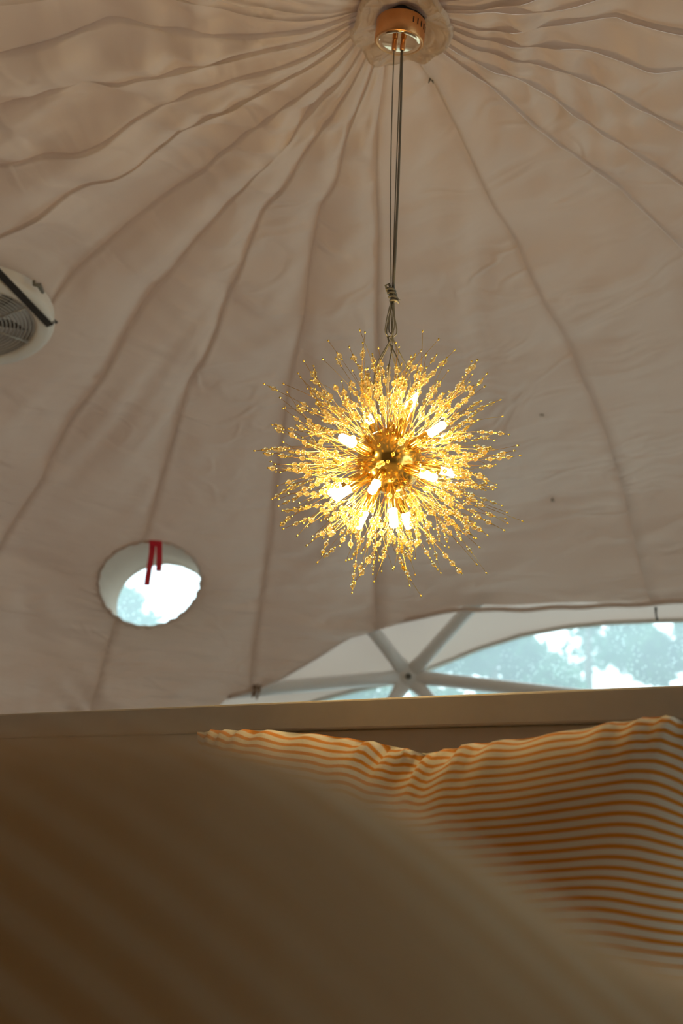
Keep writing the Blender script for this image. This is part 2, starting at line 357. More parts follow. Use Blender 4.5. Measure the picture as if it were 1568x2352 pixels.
# crumpled places: centre, radius, fold spacing, depth, slant of the folds against the seam
FOLDS = [(LIN.hit(*p), r_, l_, a_, h_) for p, r_, l_, a_, h_ in [((275, 165), .24, .12, .026, .7), ((110, 215), .22, .13, .026, .6), ((430, 130), .16, .09, .016, .3), ((500, 335), .17, .10, .024, .8), ((620, 275), .12, .08, .018, .4),
        ((90, 330), .25, .50, .030, -2.5), ((300, 255), .22, .40, .020, -2.2), ((1340, 265), .20, .11, .022, .8), ((1230, 130), .18, .12, .020, .5), ((1480, 300), .18, .12, .018, -.6), ((1420, 430), .22, .30, .018, -1.8), ((1130, 130), .14, .08, .018, .5),
        ((520, 760), .20, .11, .012, -.3), ((560, 610), .2, .14, .014, .2), ((830, 420), .16, .11, .014, .2), ((820, 620), .25, .13, .010, .2), ((1500, 1080), .22, .13, .016, .6), ((1535, 1290), .26, .13, .026, .9), ((1400, 1330), .22, .16, .014, -1.2),
        ((285, 1540), .16, .09, .014, .3), ((565, 1400), .18, .11, .014, .2), ((590, 1290), .2, .13, .012, .2), ((230, 920), .25, .12, .008, .5), ((930, 1400), .2, .14, .012, .8), ((760, 300), .1, .08, .016, .4), ((1040, 580), .3, .2, .010, .1), ((1130, 1000), .25, .16, .008, .4)]]
ceiling = empty('ceiling', (DX, DY, APEX)); tag(ceiling, kind='structure')
NU = 18
us = np.concatenate([[0.0, 0.0], np.linspace(0, 1, NU)[1:] ** 1.0])
def liner_point(az, a, disp):
    r, z = LIN.prof(a)
    x, y = DX + r*np.sin(az), DY + r*np.cos(az)
    c = np.minimum(a, math.pi/2)
    nx, ny, nz = np.sin(c)/R_IN*np.sin(az), np.sin(c)/R_IN*np.cos(az), np.cos(c)/B_IN
    n = np.sqrt(nx*nx+ny*ny+nz*nz); return np.stack([x - nx/n*disp, y - ny/n*disp, z - nz/n*disp], -1)
panels = []
for i in range(len(seams)-1):
    s0, s1 = seams[i], seams[i+1]
    az = s0[:, None] + (s1-s0)[:, None]*us[None, :]
    aa = np.repeat(arc[:, None], len(us), 1)
    ea = edge_arc(az.ravel()).reshape(az.shape)
    clampd = (aa > ea).ravel(); aa = np.minimum(aa, ea)
    U = np.repeat(us[None, :], NA, 0); r, _ = LIN.prof(aa); wid = (s1-s0)[:, None]*r
    sm = np.where(aa < math.pi/2, aa*1.9, aa*1.9)     # metres along the panel, roughly
    amp = np.clip(wid/.12, .15, 1); boost = 1.5 if i < 6 or 12 < i < 17 else 1.0
    la, ra = (.010, -.004) if i < 10 else ((.010, .010) if i == 10 else (-.004, .010))
    d = la*np.exp(-U/.22) + ra*np.exp(-(1-U)/.18)                          # tucked seam
    d += amp*.045*np.sin(math.pi*U)*(.2 + vnoise(sm*1.3, U*0+i*3.7, 3))         # panel sag
    w = U*wid; warp = .5*vnoise(sm*1.5, w*3+i*5.1, 8)
    for side, sk in ((0, i), (1, i+1)):                  # gathers start from the seam that both neighbours share
        ww = w if side == 0 else w - wid; uu = U if side == 0 else 1-U
        wp = vnoise(sm*1.5, ww*3+sk*5.1, 8); sh = .55*(1 - 2*hsh(np.array(float(sk)), 1.0, 2.0))
        cr = vnoise(sm*8 + sh*ww*12 + wp, ww*2.2 + sk*7.3, 11)
        d += amp*boost*.036*np.exp(-uu/.42)*cr*np.clip(.45+vnoise(sm*1.1, U*0+sk*2.3, 21), .05, 1.2)
    mid_w = np.sqrt(np.clip(np.sin(math.pi*U), 0, 1))
    ln = vnoise(sm*1.2 + i, w*16 + warp*4, 31); d += mid_w*amp*boost*.020*ln*np.clip(vnoise(sm*.8, w*0+i*4.9, 41)+.3, 0, 1)
    d += mid_w*amp*boost*.012*vnoise(sm*18 + w*9, w*7 - sm*4 + i, 51)*np.clip(vnoise(sm*1.7, w*2+i*1.9, 61)+.1, 0, 1)
    top = np.exp(-((aa-.11)/.09)**2); d += mid_w*top*.010*vnoise(sm*24, U*2.5+i*9.1, 71)
    P0 = liner_point(az, aa, 0*d)
    for T, A, S in TIES:
        q = np.linalg.norm(P0 - T, axis=-1); d -= 1.5*A*np.exp(-q/S)
    arcm = np.where(aa < math.pi/2, aa*2.3, aa*1.0 + 2.04)
    for c_, r_, l_, a_, h_ in FOLDS:
        q = np.linalg.norm(P0 - c_, axis=-1)
        if q.min() > 2.2*r_: continue
        ph = (arcm + h_*(w - .5*wid) + .25*l_*vnoise(arcm*5, w*6+i, 15))/l_
        fold = 1 - 2*np.abs(ph - np.round(ph))            # peaked at the fold, soft between
        d += (.35+.65*mid_w)*a_*np.exp(-(q/r_)**2)*(fold*fold*(3-2*fold) - .5)
    for T, A, S in TIES[1:3] + TIES[5:7]:                  # pleats fanning down from a tie
        v3 = P0 - T; q = np.linalg.norm(v3, axis=-1); an = np.arctan2((az-math.atan2(T[0]-DX, T[1]-DY))*r, -(v3[..., 2])+1e-3)
        d += .010*np.exp(-((q-.22)/.16)**2)*np.cos(an*7)*np.clip(-v3[..., 2]*6, 0, 1)
    for c_, n_, r_ in HOLES: d *= np.clip((np.linalg.norm(P0 - c_, axis=-1)-.9*r_)/(.9*r_), 0, 1)
    rr_ = LIN.prof(aa)[0]; d -= .085*np.exp(-(rr_/.15)**2)   # drawn up towards the lamp hook
    P = liner_point(az, aa, d)
    panels.append((P, U, wid, sm, clampd))
for i, (P, U, wid, sm, clampd) in enumerate(panels):
    P[:, 0] = panels[i-1][0][:, -1] + np.array([0, 0, .001])  # the seam allowance, turned under to its neighbour
    nV = P.shape[1]
    V = P.reshape(-1, 3)
    keep = np.ones(len(V), bool)
    inside = np.zeros(len(V), bool); snap = V.copy()
    for c_, n_, r_ in HOLES:
        q = V - c_; qn = q @ n_; tang = q - qn[:, None]*n_; rho = np.linalg.norm(tang, axis=1); m_ = (rho < r_) & (np.abs(qn) < .5); inside |= m_
        wob = 1 + .012*np.sin(np.arctan2(tang[:, 0], tang[:, 2])*23)
        snap[m_] = (V + tang*((r_*wob/np.maximum(rho, 1e-5))[:, None] - 1))[m_]
    Fc = []
    for a in range(NA-1):
        for b in range(nV-1):
            f = (a*nV+b, a*nV+b+1, (a+1)*nV+b+1, (a+1)*nV+b)
            if inside[list(f)].all() or clampd[list(f)].all(): continue
            Fc.append(f[::-1])
    V = snap
    used = sorted({j for f in Fc for j in f}); mp = {j: k for k, j in enumerate(used)}
    uvw = np.stack([(U*wid).ravel() + i*1.7, sm.ravel()], -1)[used]
    pyd('liner_panel', V[used], [tuple(mp[j] for j in f) for f in Fc], M_LINER, ceiling, True, uvw)
# hem along the cut edge over the window
hp = []
for t in np.linspace(e_az[2], e_az[-3], 90):
    a = float(edge_arc(t)); P = LIN.at(t, a); n = LIN.normal_in(P)
    dd = -sum(1.5*A*math.exp(-np.linalg.norm(P-T)/S) for T, A, S in TIES)
    hp.append(P + n*(dd + .006 + .006*math.sin(t*70)))
MB().tube(hp, .011, 8).build('hem', M_LINER, ceiling)
# gathered collar of cloth round the lamp hook
vv, ff = [], []; nr_, nt_ = 12, 72
CAN_C = None
d_ = ray(921, 70); AX = CAM + d_*(1.874/d_[1])           # lamp hook, under the middle of the dome
for j in range(nr_):
    for k in range(nt_):
        t = 2*math.pi*k/nt_; f = j/(nr_-1)
        rr = .040 + .080*f
        z = APEX + .078 - .012*math.sin(math.pi*min(1, f*1.15)) + .010*math.sin(5*t+1)*f + .006*math.sin(11*t)*f*f + (.02*max(0, math.cos(t-.7)))*(1-f)
        z += -.046*f*f + (.02 if j == nr_-1 else 0)
        vv.append((AX[0] + rr*(1+.05*math.sin(3*t+.5)+.03*math.sin(7*t))*math.cos(t), DY + rr*(1+.05*math.sin(3*t+.5)+.03*math.sin(7*t))*math.sin(t), z))
for j in range(nr_-1):
    for k in range(nt_): ff.append((j*nt_+k, j*nt_+(k+1) % nt_, (j+1)*nt_+(k+1) % nt_, (j+1)*nt_+k))
pyd('apex_collar', vv, ff, M_LINER, ceiling, True, [(v[0]*6, v[1]*3) for v in vv])
# black disc painted as shade in the collar's eye, where hook and wiring pass
MB().lathe([(.0, .012), (.055, .012), (.055, -.002), (0, -.002)], Matrix.Translation((AX[0], DY, APEX+.085)), 24).build('hook_opening_shade', M_HOLE_SHADE, ceiling)

# ------------------------------------------------------------------ outer skin with the big clear window
ARCH = [SHL.param(SHL.hit(*p)) for p in [(700, 1618), (740, 1605), (820, 1584), (910, 1566), (1000, 1530), (1100, 1489), (1200, 1458), (1300, 1440), (1400, 1430), (1490, 1426), (1568, 1424)]]
w_az = np.array([x[0] for x in ARCH]); w_a = np.array([x[1] for x in ARCH]); wm = w_az[-1] + .02
A_SIL = math.pi/2 + ZC - .45
w_az = np.concatenate([[w_az[0]-.10, w_az[0]-.05], w_az, (2*wm-w_az)[::-1], [2*wm-w_az[0]+.05, 2*wm-w_az[0]+.10]]); w_a = np.concatenate([[A_SIL, w_a[0]+.2], w_a, w_a[::-1], [w_a[0]+.2, A_SIL]])
SV = SHL.hit(378, 1393); SVN = SHL.normal_in(SV)
naz = 300; azs = np.unique(np.concatenate([np.linspace(-math.pi, math.pi, naz+1), np.linspace(w_az[0], w_az[-1], 120)])); azs = azs[:-1]; naz = len(azs)
A_FL = math.pi/2 + ZC + .1
def shell_grid(a0, a1, n, cols, closed):
    V = []
    for k in range(n):
        for j in cols: V.append(SHL.at(azs[j], a0[j] + (a1[j]-a0[j])*k/(n-1)))
    m = len(cols); Fc = []
    for k in range(n-1):
        for j in range(m if closed else m-1): Fc.append((k*m+j, k*m+(j+1) % m, (k+1)*m+(j+1) % m, (k+1)*m+j))
    return np.array(V), Fc
inw = [j for j in range(naz) if w_az[0] <= azs[j] <= w_az[-1]]
inws = [[j for j in range(naz) if s_az[k]-.03 <= azs[j] <= s_az[k+10]+.03] for k in (0,)]
a_top = np.minimum(np.interp(azs, w_az, w_a, left=A_SIL, right=A_SIL), np.interp(azs, s_az, np.minimum(s_a, A_SIL), left=A_SIL, right=A_SIL))
V1, F1 = shell_grid(np.full(naz, .004), a_top, 110, range(naz), True)
V2, F2 = shell_grid(np.full(naz, A_SIL), np.full(naz, A_FL), 6, range(naz), True)
mb = MB()
def cut(V, Fc, c, n, rad):
    q = V - c; qn = q @ n; tg = q - qn[:, None]*n; rho = np.linalg.norm(tg, axis=1); ins = (rho < rad) & (np.abs(qn) < .5)
    out = [f for f in Fc if not ins[list(f)].all()]
    V = V.copy(); ii = np.where(ins)[0]; V[ii] += tg[ii]*((rad/np.maximum(rho[ii], 1e-4))[:, None]-1); return V, out
V1, F1 = cut(V1, F1, SV, SVN, VENT_R*.98); V1, F1 = cut(V1, F1, FAN_L, FN, RI*1.02)
mb.add(V1, F1); mb.add(V2, F2)
shell = mb.build('wall_outer', M_SHELL); tag(shell, kind='structure')
win = empty('window_1', SHL.at(wm, A_SIL)); tag(win, kind='structure')
Vp, Fp = shell_grid(a_top, np.full(naz, A_SIL), 14, inw, False)
pyd('pane', Vp, Fp, M_PANE, win)
for n_, cols in zip((3,), inws):  # the unseen bay, put in for its daylight
    added_bay = empty('window_%d' % n_, SHL.at(float(azs[cols[len(cols)//2]]), A_SIL)); tag(added_bay, kind='structure')
    Vp, Fp = shell_grid(a_top, np.full(naz, A_SIL), 10, cols, False); pyd('pane', Vp, Fp, M_PANE, added_bay)
mb = MB(); mb.tube([SHL.at(t, float(np.interp(t, w_az, w_a))) for t in np.linspace(w_az[0], w_az[-1], 110)], .012, 8); mb.build('window_welt', M_SHELL, win)

# round vent: sleeve from the lining out to the skin, clear pane in its far end
vent = empty('window_2', VENT_C); tag(vent, kind='structure')
Ma, Mb = frame(VENT_C, VENT_N), frame(SV, SVN)
vv, ff, nn = [], [], 64
def on_liner(P):                                         # slide a point of the vent's plane along its axis onto the lining
    P = np.array(P); lo, hi = -.1, .15
    for _ in range(30):
        m_ = (lo+hi)/2
        if LIN.ins(P + VENT_N*m_): hi = m_
        else: lo = m_
    return Vector(P + VENT_N*hi)
for k in range(9):
    f = k/8
    for j in range(nn):
        t = 2*math.pi*j/nn; rr = VENT_R*(1+.012*math.sin(23*t)*(1-f))*(1.005-.025*f)
        vv.append(on_liner(Ma @ Vector((rr*.997*math.cos(t), rr*.997*math.sin(t), 0)))*(1-f) + (Mb @ Vector((rr*math.cos(t), rr*math.sin(t), 0)))*f)
for k in range(8):
    for j in range(nn): ff.append((k*nn+j, k*nn+(j+1) % nn, (k+1)*nn+(j+1) % nn, (k+1)*nn+j))
pyd('vent_sleeve', vv, ff, M_SLEEVE, vent)
MB().lathe([(0, 0), (VENT_R*.985, 0)], Mb, 64).build('pane', M_PANE, vent)
mb = MB(); pts = []
for j in range(97):
    t = 2*math.pi*j/96; rr = VENT_R*(1.0+.010*math.sin(23*t)); pts.append(on_liner(Ma @ Vector((rr*math.cos(t), rr*math.sin(t), 0))) + Vector(VENT_N)*.003*math.sin(31*t))
mb.tube(pts, [.007+.0025*math.sin(j*1.9) for j in range(97)], 6, cap=False).build('ruffled_rim', M_LINER, vent)

# ------------------------------------------------------------------ dome frame behind the lining
hub = FRM.hit(938, 1553); fr = empty('dome_frame', hub)
tag(fr, 'white tubular steel frame struts bolted together at a hub behind the headboard', 'frame')
hn = LIN.normal_in(hub)
for px, py, ext in [(858, 1450, 1.7), (1072, 1404, 1.45), (600, 1583, 1.6), (1240, 1588, 2.6), (905, 1606, 9), (985, 1604, 10)]:
    E_ = FRM.hit(938+(px-938)*ext, 1553+(py-1553)*ext); dv = E_ - hub; ln = np.linalg.norm(dv); dv /= ln; side = np.cross(dv, hn); side /= np.linalg.norm(side)
    ts = [0.0, .05, .09, .13, .2, ln-.2, ln-.13, ln-.09, ln-.05, ln]
    kk = [(1.25, .18), (1.25, .18), (1.15, .3), (1.02, .75), (1, 1), (1, 1), (1.02, .75), (1.15, .3), (1.25, .18), (1.25, .18)]
    MB().tube([hub + dv*(t-.03) for t in ts], .034, 14, flat=(side, kk)).build('strut', M_STEEL, fr)
az0, a0 = FRM.param(hub)
az1, a1 = FRM.param(FRM.hit(938+(1240-938)*2.6, 1553+(1588-1553)*2.6)); dz_ = az1-az0
def strut(A, B):
    dv = B-A; ln = np.linalg.norm(dv); dv /= ln; side = np.cross(dv, LIN.normal_in((A+B)/2)); side /= np.linalg.norm(side)
    MB().tube([A + dv*t for t in (0, .05, .09, .13, .2, ln-.2, ln-.13, ln-.09, ln-.05, ln)], .034, 14, flat=(side, kk)).build('strut', M_STEEL, fr)
n2 = FRM.at(az1, a1)
for q in [(az1+dz_, a1), (az1+dz_/2, a1-.42), (az1+dz_/2, a1+.75), (az1-dz_/2, a1+.75)]: strut(n2, FRM.at(*q))
MB().lathe([(0, .018), (.044, .018), (.050, .013), (.050, -.012), (0, -.012)], frame(n2, LIN.normal_in(n2)), 20).build('hub_plate', M_STEEL, fr)
MB().lathe([(0, .018), (.044, .018), (.050, .013), (.050, -.012), (0, -.012)], frame(hub, hn), 20).build('hub_plate', M_STEEL, fr)
MB().lathe([(0, .036), (.013, .036), (.016, .032), (.016, .016)], frame(hub, hn), 6).build('bolt', M_BOLT, fr, False)
for off in ((-.03, -.06), (-.018, -.075)):
    Mh = frame(hub, hn); c = Mh @ Vector((off[1], -off[0], .012)); MB().lathe([(0, .006), (.005, .005), (.006, 0)], frame(c, hn), 8).build('rivet', M_BOLT, fr)

# ties of the lining
k = LIN.hit(588, 1582); k = k + LIN.normal_in(k)*.03; mb = MB()
for j in range(9):
    t = rng.uniform(-1, 1, 3); mb.tube([k + .02*t, k + .02*np.array([t[1], t[0], -t[2]]), k + np.array([.02*t[0], -.02, -.035-.02*abs(t[1])])], .004, 5)
tag(mb.build('tie_string', M_TWINE), 'frayed brown twine knot tying the lining corner to the white strut', 'string')
k = LIN.hit(1506, 1392); mb = MB(); n_ = LIN.normal_in(k)
mb.tube([k + n_*.012, k + n_*.016 + np.array([0, 0, -.03]), k + n_*.008 + np.array([.003, 0, -.062])], [.007, .004, .005], 6)
tag(mb.build('tie_string', M_BAND), 'short dark cord dangling from the lining hem over the clear window arch', 'string')
for (px, py), lab in (((1243, 971), 'tiny dark thread knot on smooth lining above the pulled pleats'), ((1266, 1190), 'pair of dark thread stubs at the peak of fan-shaped pleats'), ((988, 246), 'small dark thread tuft where a seam starts below the copper canopy')):
    k = LIN.hit(px, py); n_ = LIN.normal_in(k); dd = -sum(1.5*A*math.exp(-np.linalg.norm(k-T)/S) for T, A, S in TIES); k = k + n_*dd; mb = MB()
    for s_ in (-1, 1): mb.tube([k - n_*.01, k + n_*.004 + np.array([.003*s_, 0, .003]), k + n_*.006 + np.array([.006*s_, 0, -.005])], [.002, .003, .0015], 5)
    tag(mb.build('thread_knot', M_CORD), lab, 'thread')

# ------------------------------------------------------------------ red ribbon on the vent rim
k0 = Ma @ Vector((VENT_R*.99, 0, .004)); k0 = np.array(LIN.hit(357, 1241)) + VENT_N*.012
rib = empty('red_ribbon', k0); tag(rib, 'red satin ribbon with two loose tails hanging from the round vent rim', 'ribbon')
DV = np.linalg.norm(k0 - CAM)
def strip(pp, name, wpx, lift):
    pts = [CAM + ray(*p)*(np.dot(k0-CAM, [0, 1, 0])/ray(*p)[1]) + VENT_N*(lift + .01*math.sin(i_*1.3)) for i_, p in enumerate(pp)]
    V, Fc = [], []; wv = np.array([1, .12, 0])*wpx/F*DV/2; nv = np.array([0, .0012, 0])
    for P in pts: V += [P-wv-nv, P+wv-nv, P+wv+nv, P-wv+nv]
    for i_ in range(len(pts)-1):
        for j in range(4): Fc.append((i_*4+j, i_*4+(j+1) % 4, i_*4+4+(j+1) % 4, i_*4+4+j))
    Fc += [(3, 2, 1, 0), tuple(range(len(V)-4, len(V)))]
    return pyd(name, V, Fc, M_RED, rib, False)
strip([(350, 1240), (349, 1262), (346, 1285), (342, 1310), (337, 1346)], 'tail', 13, .004)
strip([(365, 1241), (365, 1262), (365, 1285), (364, 1311)], 'tail', 13, .012)
strip([(357, 1237), (357, 1244), (357, 1249)], 'fold', 27, .018)

# ------------------------------------------------------------------ chandelier
d_ = ray(888, 1060); CH = CAM + d_*(DY/d_[1]); CH[0] = (CH[0]+AX[0])/2
chand = empty('chandelier', CH); tag(chand, 'lit gold starburst chandelier of crystal beads on fine wires', 'chandelier')
RC = .066
core = MB().lathe([(RC*math.sin(t), -RC*math.cos(t)) for t in np.linspace(.02, math.pi-.02, 28)], Matrix.Translation(CH), 40).build('core_sphere', M_GOLD, chand)
toCam = (CAM - CH)/np.linalg.norm(CAM - CH)
cR = np.array(cam.matrix_world.to_3x3())
right, upv = cR[:, 0], cR[:, 1]
DC = np.linalg.norm(CH-CAM)
# lamp tubes: bulb positions in the photograph, on a sphere of bulb centres (sign: towards or away from the viewer)
LAMPS = [(930, 948, -1), (936, 926, 1), (991, 989, 1), (793, 1012, 1), (974, 1091, 1), (1026, 1084, -1), (764, 1126, -1), (778, 1134, 1), (853, 1118, 1), (822, 1195, 1), (897, 1190, 1), (929, 1197, -1), (840, 960, -1), (900, 1000, -1)]
lamp_dirs = []
for px, py, sg in LAMPS:
    vx, vy = (px-888)*DC/F, -(py-1060)*DC/F; rb = .134; q = vx*vx+vy*vy; dz = math.sqrt(max(rb*rb - q, .0004))*sg
    d3 = right*vx + upv*vy + toCam*dz; d3 /= np.linalg.norm(d3); lamp_dirs.append(d3)
    Mx = frame(CH, d3)
    tb = MB().lathe([(.0105, RC*.9), (.0105, .112), (.0098, .1135), (.0086, .1135), (.0086, .104), (0, .104)], Mx, 20).build('lamp_tube', M_GOLD, chand)
    MB().lathe([(.0001, .1515), (.006, .151), (.0083, .147), (.0083, .106)], Mx, 12).build('bulb', M_BULB, tb)
# wire sprays
def bead_mesh(r, sub):
    bm = bmesh.new(); bmesh.ops.create_icosphere(bm, subdivisions=sub, radius=r); me = bpy.data.meshes.new('crystal_bead'); bm.to_mesh(me); bm.free(); me.shade_smooth(); me.materials.append(M_BEAD); return me
bead_me = bead_mesh(.0056, 2)
bm0 = bmesh.new(); bmesh.ops.create_icosphere(bm0, subdivisions=1, radius=.0056); ico_v = np.array([v.co[:] for v in bm0.verts]); bm0.verts.index_update(); ico_f = [[v.index for v in f.verts] for f in bm0.faces]; bm0.free()
NS = 64; beads = []; sprays = []
for i in range(NS):
    zz = 1 - 2*(i+.5)/NS; ph = i*math.pi*(3-math.sqrt(5)); c = math.sqrt(1-zz*zz)
    d3 = np.array([c*math.cos(ph), c*math.sin(ph), zz]) + rng.normal(size=3)*.06; d3 /= np.linalg.norm(d3)
    for ld in lamp_dirs:                                # holes for wires keep clear of the lamp tubes
        if np.dot(d3, ld) > .965: d3 = d3 + (d3-ld)*.8/np.linalg.norm(d3-ld)*.25; d3 /= np.linalg.norm(d3)
    wires, spac = MB(), MB(); root = CH + d3*RC
    Mr = frame(root, d3); Rm = np.array(Mr.to_3x3())
    wires.lathe([(.0, .004), (.0035, .004), (.004, 0), (.004, -.003)], Mr, 8)
    my = []
    front = np.dot(d3, toCam)
    for w in range(7 if front < .62 else (4 if front < .80 else (2 if front < .92 else 1))):
        a = 2*math.pi*w/7 + rng.uniform(-.4, .4); sp = rng.uniform(.10, .66) if w else .03
        d1 = Rm @ np.array([math.cos(a)*sp, math.sin(a)*sp, 1.0]); d1 /= np.linalg.norm(d1)
        ln = rng.uniform(.135, .192)*(1 if rng.random() < .7 else .74)
        bend = Rm @ np.array([math.cos(a), math.sin(a), 0])*rng.uniform(-.03, .07) + rng.normal(size=3)*.020
        pt = lambda t: root + d1*ln*t + bend*(t*t)
        wires.tube([pt(t) for t in np.linspace(0, 1, 7)], .00048, 4)
        pos = sorted(rng.uniform(.40, .97, 2 if rng.random() < .4 else 3)); 
        for q in range(1, len(pos)): pos[q] = max(pos[q], pos[q-1]+.085)
        for t in pos:
            if t > 1: continue
            P = pt(t); my.append(P); tn = pt(t+.01)-pt(t-.01); tn /= np.linalg.norm(tn)
            for s_ in (-1, 1):
                c_ = P + tn*s_*.0075; spac.lathe([(.0003, -.0021), (.0017, -.0016), (.0017, .0016), (.0003, .0021)], frame(c_, tn), 6)
        c_ = pt(.998); spac.lathe([(.0003, -.0022), (.0018, -.0016), (.0016, .0018), (.0003, .0026)], frame(c_, d1), 6)
    s = wires.build('wire_spray', M_WIRE, chand); sb = spac.build('spacer_bead', M_SPACER, s); sb['kind'] = 'stuff'
    sprays.append(s); beads += [(np.dot(P-CAM, -toCam), i, P) for P in my]
beads.sort(key=lambda b: b[0])
for dist, i, P in beads[:300]:
    o = bpy.data.objects.new('crystal_bead', bead_me); COL.objects.link(o); o.parent = sprays[i]
    o.location = Vector(P) - chand.location - sprays[i].location
mb = MB()
for dist, i, P in beads[300:]: mb.add(ico_v + P, ico_f)
rest = mb.build('crystal_bead', M_BEAD, chand); rest['kind'] = 'stuff'
# canopy, glands, cords, knot
ct = np.array([.07, -.26, 1.0]); ct /= np.linalg.norm(ct)
d_ = ray(916, 100); CB = CAM + d_*(DY/d_[1])             # centre of the canopy's lower face
Mc = frame(CB, ct, (1, 0, 0)); RK = .058
can = MB().lathe([(.0505, .0035), (RK-.003, 0), (RK, .004), (RK, .050), (RK-.003, .054), (.02, .054), (0, .054)], Mc, 48).build('canopy', M_ROSE, chand)
MB().lathe([(0, .002), (.040, .002), (.0485, .0005), (.051, .0035)], Mc, 48).build('bottom_plate', M_MIRROR, can)
for j in range(5):
    a = math.radians(-62 + j*12.5); c = Mc @ Vector((RK*math.cos(a), RK*math.sin(a), .033))
    n_ = (Mc.to_3x3() @ Vector((math.cos(a), math.sin(a), 0)))
    MB().box(frame(c, n_, ct), .014, .0028, .002, .0008).build('vent_slot_shade', M_HOLE_SHADE, can)  # dark boxes painted as the shade inside the slots
MB().tube([Mc @ Vector((.02, .01, .05)), Mc @ Vector((.03, .01, .075)), np.array([AX[0]+.03, DY, APEX+.09])], .005, 8).build('wiring', M_CORD, can)
gl = []
for x_, y_ in ((-.010, -.012), (.009, -.016)):
    g_ = MB().lathe([(0, -.024), (.0058, -.024), (.0062, -.022), (.0062, .0), (.004, .002)], Mc @ Matrix.Translation((x_, y_, 0)), 16).build('cable_gland', M_ROSE, can); gl.append(np.array(Mc @ Vector((x_, y_, -.022))))
d_ = ray(900, 678); KN = CAM + d_*(DY/d_[1])
def sag(a, b, off, n=10): return [a + (b-a)*t + np.array(off)*math.sin(math.pi*t) for t in np.linspace(0, 1, n)]
MB().tube(sag(gl[0], KN + np.array([-.002, 0, .012]), (-.004, 0, 0)), .0013, 6).build('suspension_cord', M_CORD, chand)
MB().tube(sag(gl[1], KN + np.array([.003, 0, .012]), (.002, 0, 0)), .0026, 6).build('power_cord', M_CORD, chand)
MB().tube(sag(gl[1]+np.array([-.003, -.002, 0]), KN + np.array([.001, .003, .012]), (-.001, 0, 0)), .0013, 6).build('suspension_cord', M_CORD, chand)
mb = MB(); kp = []
for t in np.linspace(0, 1, 60):
    a = t*2*math.pi*4; kp.append(KN + np.array([.008*math.cos(a) - .004 + .010*t, .008*math.sin(a), .018 - .036*t]))
mb.tube(kp, .0028, 6)
mb.tube([KN + np.array([.002, 0, .006]), KN + np.array([-.008, -.006, .024]), KN + np.array([-.014, -.004, .021]), KN + np.array([-.011, 0, .010]), KN], .0026, 6)
mb.tube([KN + np.array([.004, -.004, -.010]), KN + np.array([.012, -.005, -.012]), KN + np.array([.019, -.004, -.014])], [.002, .0015, .0008], 6)
mb.build('cord_knot', M_CORD, chand)
for j in range(7):
    a = 2*math.pi*j/7; top = KN + np.array([.004*math.cos(a), .004*math.sin(a), -.012]); mid_ = KN + np.array([(.013 if j % 2 else .008)*math.cos(a*2+.5), .008*math.sin(a), -.07-.004*j]); low = KN + np.array([.006*math.cos(a*3), .006*math.sin(a*3), -.108])
    end = CH + np.array([.03*math.cos(a), .03*math.sin(a), RC*.85])
    P4 = [top, mid_, low, (low+end)/2 + np.array([.022*math.cos(a), .022*math.sin(a), .02]), end]
    cr_ = []
    for t in np.linspace(0, len(P4)-1, 22):              # smooth path through the five points
        k_ = min(int(t), len(P4)-2); f = t-k_; p0, p1, p2, p3 = P4[max(k_-1, 0)], P4[k_], P4[k_+1], P4[min(k_+2, len(P4)-1)]
        cr_.append(.5*((2*p1) + (p2-p0)*f + (2*p0-5*p1+4*p2-p3)*f*f + (3*p1-p0-3*p2+p3)*f**3))
    MB().tube(cr_, .0014, 6).build('cord_strand', M_CORD, chand)
MB().lathe([(.0, .018), (.008, .018), (.009, .014), (.009, 0), (.022, -.002), (.024, -.006)], Matrix.Translation(CH + np.array([0, 0, RC])), 20).build('top_cap', M_GOLD, chand)

# ------------------------------------------------------------------ exhaust fan on the left of the dome
fan = empty('ventilation_fan', FC); tag(fan, 'round white ventilation fan with black steel strap set in the sloping lining', 'fan')
Mf = frame(FC, FN)
MB().lathe([(RI, -.04), (RI, .008), (RI+.004, .013), (RI+.012, .015), (RO-.025, .014), (RO-.008, .008), (RO, -.004), (RO, -.04)], Mf, 64).build('housing_ring', M_FANW, fan)
nring = 13
for j in range(nring):
    rr = RI*(.16 + .82*j/(nring-1)); mb = MB(); mb.tube([Mf @ Vector((rr*math.cos(t), rr*math.sin(t), .008)) for t in np.linspace(0, 2*math.pi, 49)], .0028, 5, cap=False); mb.build('grille_ring', M_FANG, fan)
for j in range(6):
    t = 2*math.pi*j/6 + .3; MB().tube([Mf @ Vector((0.03*math.cos(t), 0.03*math.sin(t), .011)), Mf @ Vector((RI*math.cos(t), RI*math.sin(t), .011))], .003, 5).build('grille_spoke', M_FANG, fan)
MB().lathe([(0, .004), (.045, .004), (.05, -.004), (.05, -.06), (0, -.06)], Mf, 28).build('motor_hub', M_BLADE, fan)
